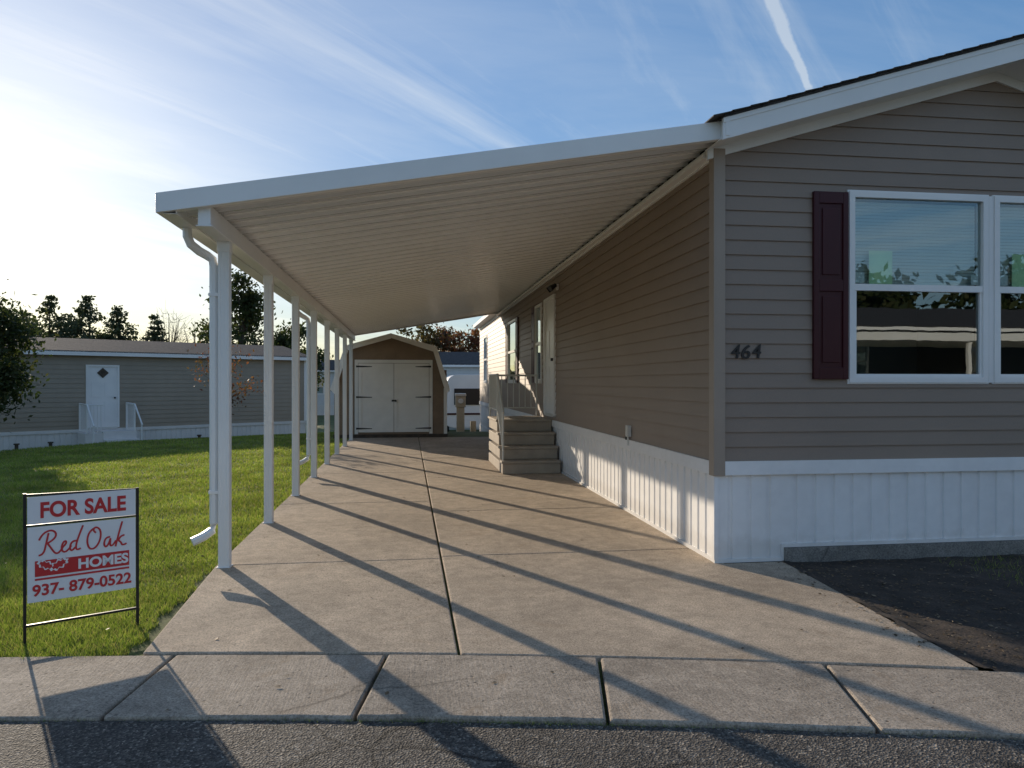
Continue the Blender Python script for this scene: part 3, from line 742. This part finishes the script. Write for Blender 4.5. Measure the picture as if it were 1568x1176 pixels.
tree('dark_tree',-9.9,46.7,8.5,2.3,'green',11000,.15,trunk=.2,crown0=.15)
tree('dark_tree',-7.6,51.0,6.1,1.9,'green',5000,.15,trunk=.15,crown0=.15)
tree('autumn_tree',.9,56,6.6,2.1,'brownleaf',3800,.15,trunk=.15,crown0=.2)
tree('autumn_tree',2.6,57,6.9,1.8,'autumn',3400,.15,trunk=.15,crown0=.2)
tree('autumn_tree',4.4,55,6.5,1.8,'autumn',3400,.15,trunk=.15,crown0=.2)
tree('shade_tree',-10.55,19.4,4.2,1.6,'green',13000,.07,trunk=.09,crown0=.2)
tree('young_tree',-5.3,22.9,2.6,1.05,'autumn',600,.055,'sparse',trunk=.03,crown0=.42)
tree('maple_tree',22,-23,7,3.0,'green',2600,.3,trunk=.2,crown0=.15,zb=0); tree('maple_tree',13,-24,8,3.6,'green',2600,.3,trunk=.2,crown0=.15,zb=0)
tree('maple_tree',30,-22,7.5,3.4,'green',2600,.3,trunk=.2,crown0=.15,zb=0)
n=14000; az=np.radians(rng.uniform(-75,70,n)); dd=rng.uniform(120,150,n); hh=np.clip(4.6+1.5*np.sin(az*37)+1.1*np.sin(az*91+1)+.5*np.sin(az*190),1.5,8)
c=np.stack([dd*np.sin(az),dd*np.cos(az),-.9+hh*rng.random(n)**.8],-1)
d1=rng.normal(0,1,(n,3)); d1/=np.linalg.norm(d1,axis=1)[:,None]; d2=np.cross(d1,rng.normal(0,1,(n,3))); d2/=np.linalg.norm(d2,axis=1)[:,None]
V=np.stack([c-d1*.8,c-d2*.6,c+d1*.8,c+d2*.6],1).reshape(-1,3)
me=bpy.data.meshes.new('tree_line'); me.from_pydata(V.tolist(),[],np.arange(4*n).reshape(-1,4).tolist()); me.materials.append(M['brownleaf']); me.update(); C.objects.link(bpy.data.objects.new('tree_line',me))

# ---------------------------------------------------------------- world
w=bpy.data.worlds.new('World'); S.world=w; w.use_nodes=True; nt=w.node_tree; bg=nt.nodes['Background']
sky=N(nt,'ShaderNodeTexSky',sky_type='NISHITA'); sky.sun_disc=False; sky.sun_elevation=rad(SUN_EL); sky.sun_rotation=rad(SUN_AZ)
sky.air_density=1.0; sky.dust_density=.6; sky.ozone_density=2.0
gm=N(nt,'ShaderNodeGamma'); gm.inputs[1].default_value=.54; nt.links.new(sky.outputs[0],gm.inputs[0])
hs=N(nt,'ShaderNodeHueSaturation'); hs.inputs['Saturation'].default_value=1.6; hs.inputs['Value'].default_value=1.28; nt.links.new(gm.outputs[0],hs.inputs['Color'])
skyc=mixc(nt,hs.outputs[0],(1.05,1.22,1.50,1),1,'MULTIPLY')
tc=N(nt,'ShaderNodeTexCoord'); sp=N(nt,'ShaderNodeSeparateXYZ'); nt.links.new(tc.outputs['Generated'],sp.inputs[0])
def mth(op,a,b=None,c=None,cl=False):
    n=N(nt,'ShaderNodeMath',operation=op); n.use_clamp=cl
    for i,v in enumerate((a,b,c)):
        if v is None: continue
        if hasattr(v,'is_output'): nt.links.new(v,n.inputs[i])
        else: n.inputs[i].default_value=v
    return n.outputs[0]
zp=mth('ADD',mth('MAXIMUM',sp.outputs[2],.0),.12)
cx_=mth('DIVIDE',sp.outputs[0],zp); cy_=mth('DIVIDE',sp.outputs[1],zp)
cb_=N(nt,'ShaderNodeCombineXYZ'); nt.links.new(cx_,cb_.inputs[0]); nt.links.new(cy_,cb_.inputs[1])
def cloud(rot,sc,scale,lo,hi,amt,loc=(0,0,0)):
    mp=N(nt,'ShaderNodeMapping'); mp.inputs['Scale'].default_value=sc; mp.inputs['Location'].default_value=loc
    r_=N(nt,'ShaderNodeVectorRotate',rotation_type='Z_AXIS'); r_.inputs['Angle'].default_value=rad(rot); nt.links.new(cb_.outputs[0],r_.inputs['Vector'])
    nt.links.new(r_.outputs[0],mp.inputs['Vector'])
    f=noise(nt,scale,9,.62,mp.outputs[0],.5)
    return ramp(nt,f,[(lo,g4(0)),(hi,g4(amt))])
c1=cloud(-47,(.3,1.9,1),1.1,.48,.76,.8); c2=cloud(-15,(.5,1.2,1),.55,.46,.80,.55,(3,1,0))
cf=mth('ADD',c1,c2,cl=True)
p1=Vector((.478,.943,.51)).normalized(); p2=Vector((.530,.936,.388)).normalized(); nn=p1.cross(p2).normalized()
dt=N(nt,'ShaderNodeVectorMath',operation='DOT_PRODUCT'); nrm=N(nt,'ShaderNodeVectorMath',operation='NORMALIZE'); nt.links.new(tc.outputs['Generated'],nrm.inputs[0])
nt.links.new(nrm.outputs[0],dt.inputs[0]); dt.inputs[1].default_value=nn
nz=noise(nt,30,5,.65,nrm.outputs[0]); off=mth('MULTIPLY',mth('SUBTRACT',nz,.5),.010)
dist=mth('ABSOLUTE',mth('ADD',dt.outputs['Value'],off))
sp2=N(nt,'ShaderNodeSeparateXYZ'); nt.links.new(nrm.outputs[0],sp2.inputs[0])
wid=mth('MULTIPLY_ADD',mth('SUBTRACT',sp2.outputs[2],p2.z-.01,cl=True),.06,.0045)
tr_=mth('SUBTRACT',1,mth('DIVIDE',dist,wid),cl=True)
gate=mth('MULTIPLY',mth('SUBTRACT',sp2.outputs[2],p2.z-.012),60,cl=True)
gate2=mth('GREATER_THAN',sp2.outputs[1],0)
tr_=mth('MULTIPLY',mth('MULTIPLY',mth('MULTIPLY',tr_,2.0,cl=True),gate),gate2)
cf=mth('MAXIMUM',cf,mth('MULTIPLY',tr_,.8))
cc=mixc(nt,mixc(nt,gm.outputs[0],(1.4,1.42,1.45,1),1,'MULTIPLY'),(2.1,2.15,2.2,1),1,'ADD')
fin=mixc(nt,skyc,cc,cf)
nt.links.new(fin,bg.inputs[0]); bg.inputs[1].default_value=.15
sl=bpy.data.lights.new('sun','SUN'); sl.energy=5.0; sl.angle=rad(.5); sl.color=(1,.85,.66)
so=bpy.data.objects.new('sun',sl); C.objects.link(so)
ce=math.cos(rad(SUN_EL)); d=Vector((-math.sin(rad(SUN_AZ))*ce,-math.cos(rad(SUN_AZ))*ce,-math.sin(rad(SUN_EL))))
so.rotation_euler=d.to_track_quat('-Z','Y').to_euler(); so.location=(-10,20,10)
cd=bpy.data.cameras.new('camera'); cam=bpy.data.objects.new('camera',cd); C.objects.link(cam); S.camera=cam
cd.sensor_width=36; cd.lens=1150/1568*36; cd.clip_end=2000; cd.clip_start=.05
cam.location=(0,0,1.5); cam.rotation_euler=(rad(89.9),0,rad(-7.87))
S.view_settings.view_transform='Standard'; S.view_settings.look='None'; S.view_settings.exposure=0
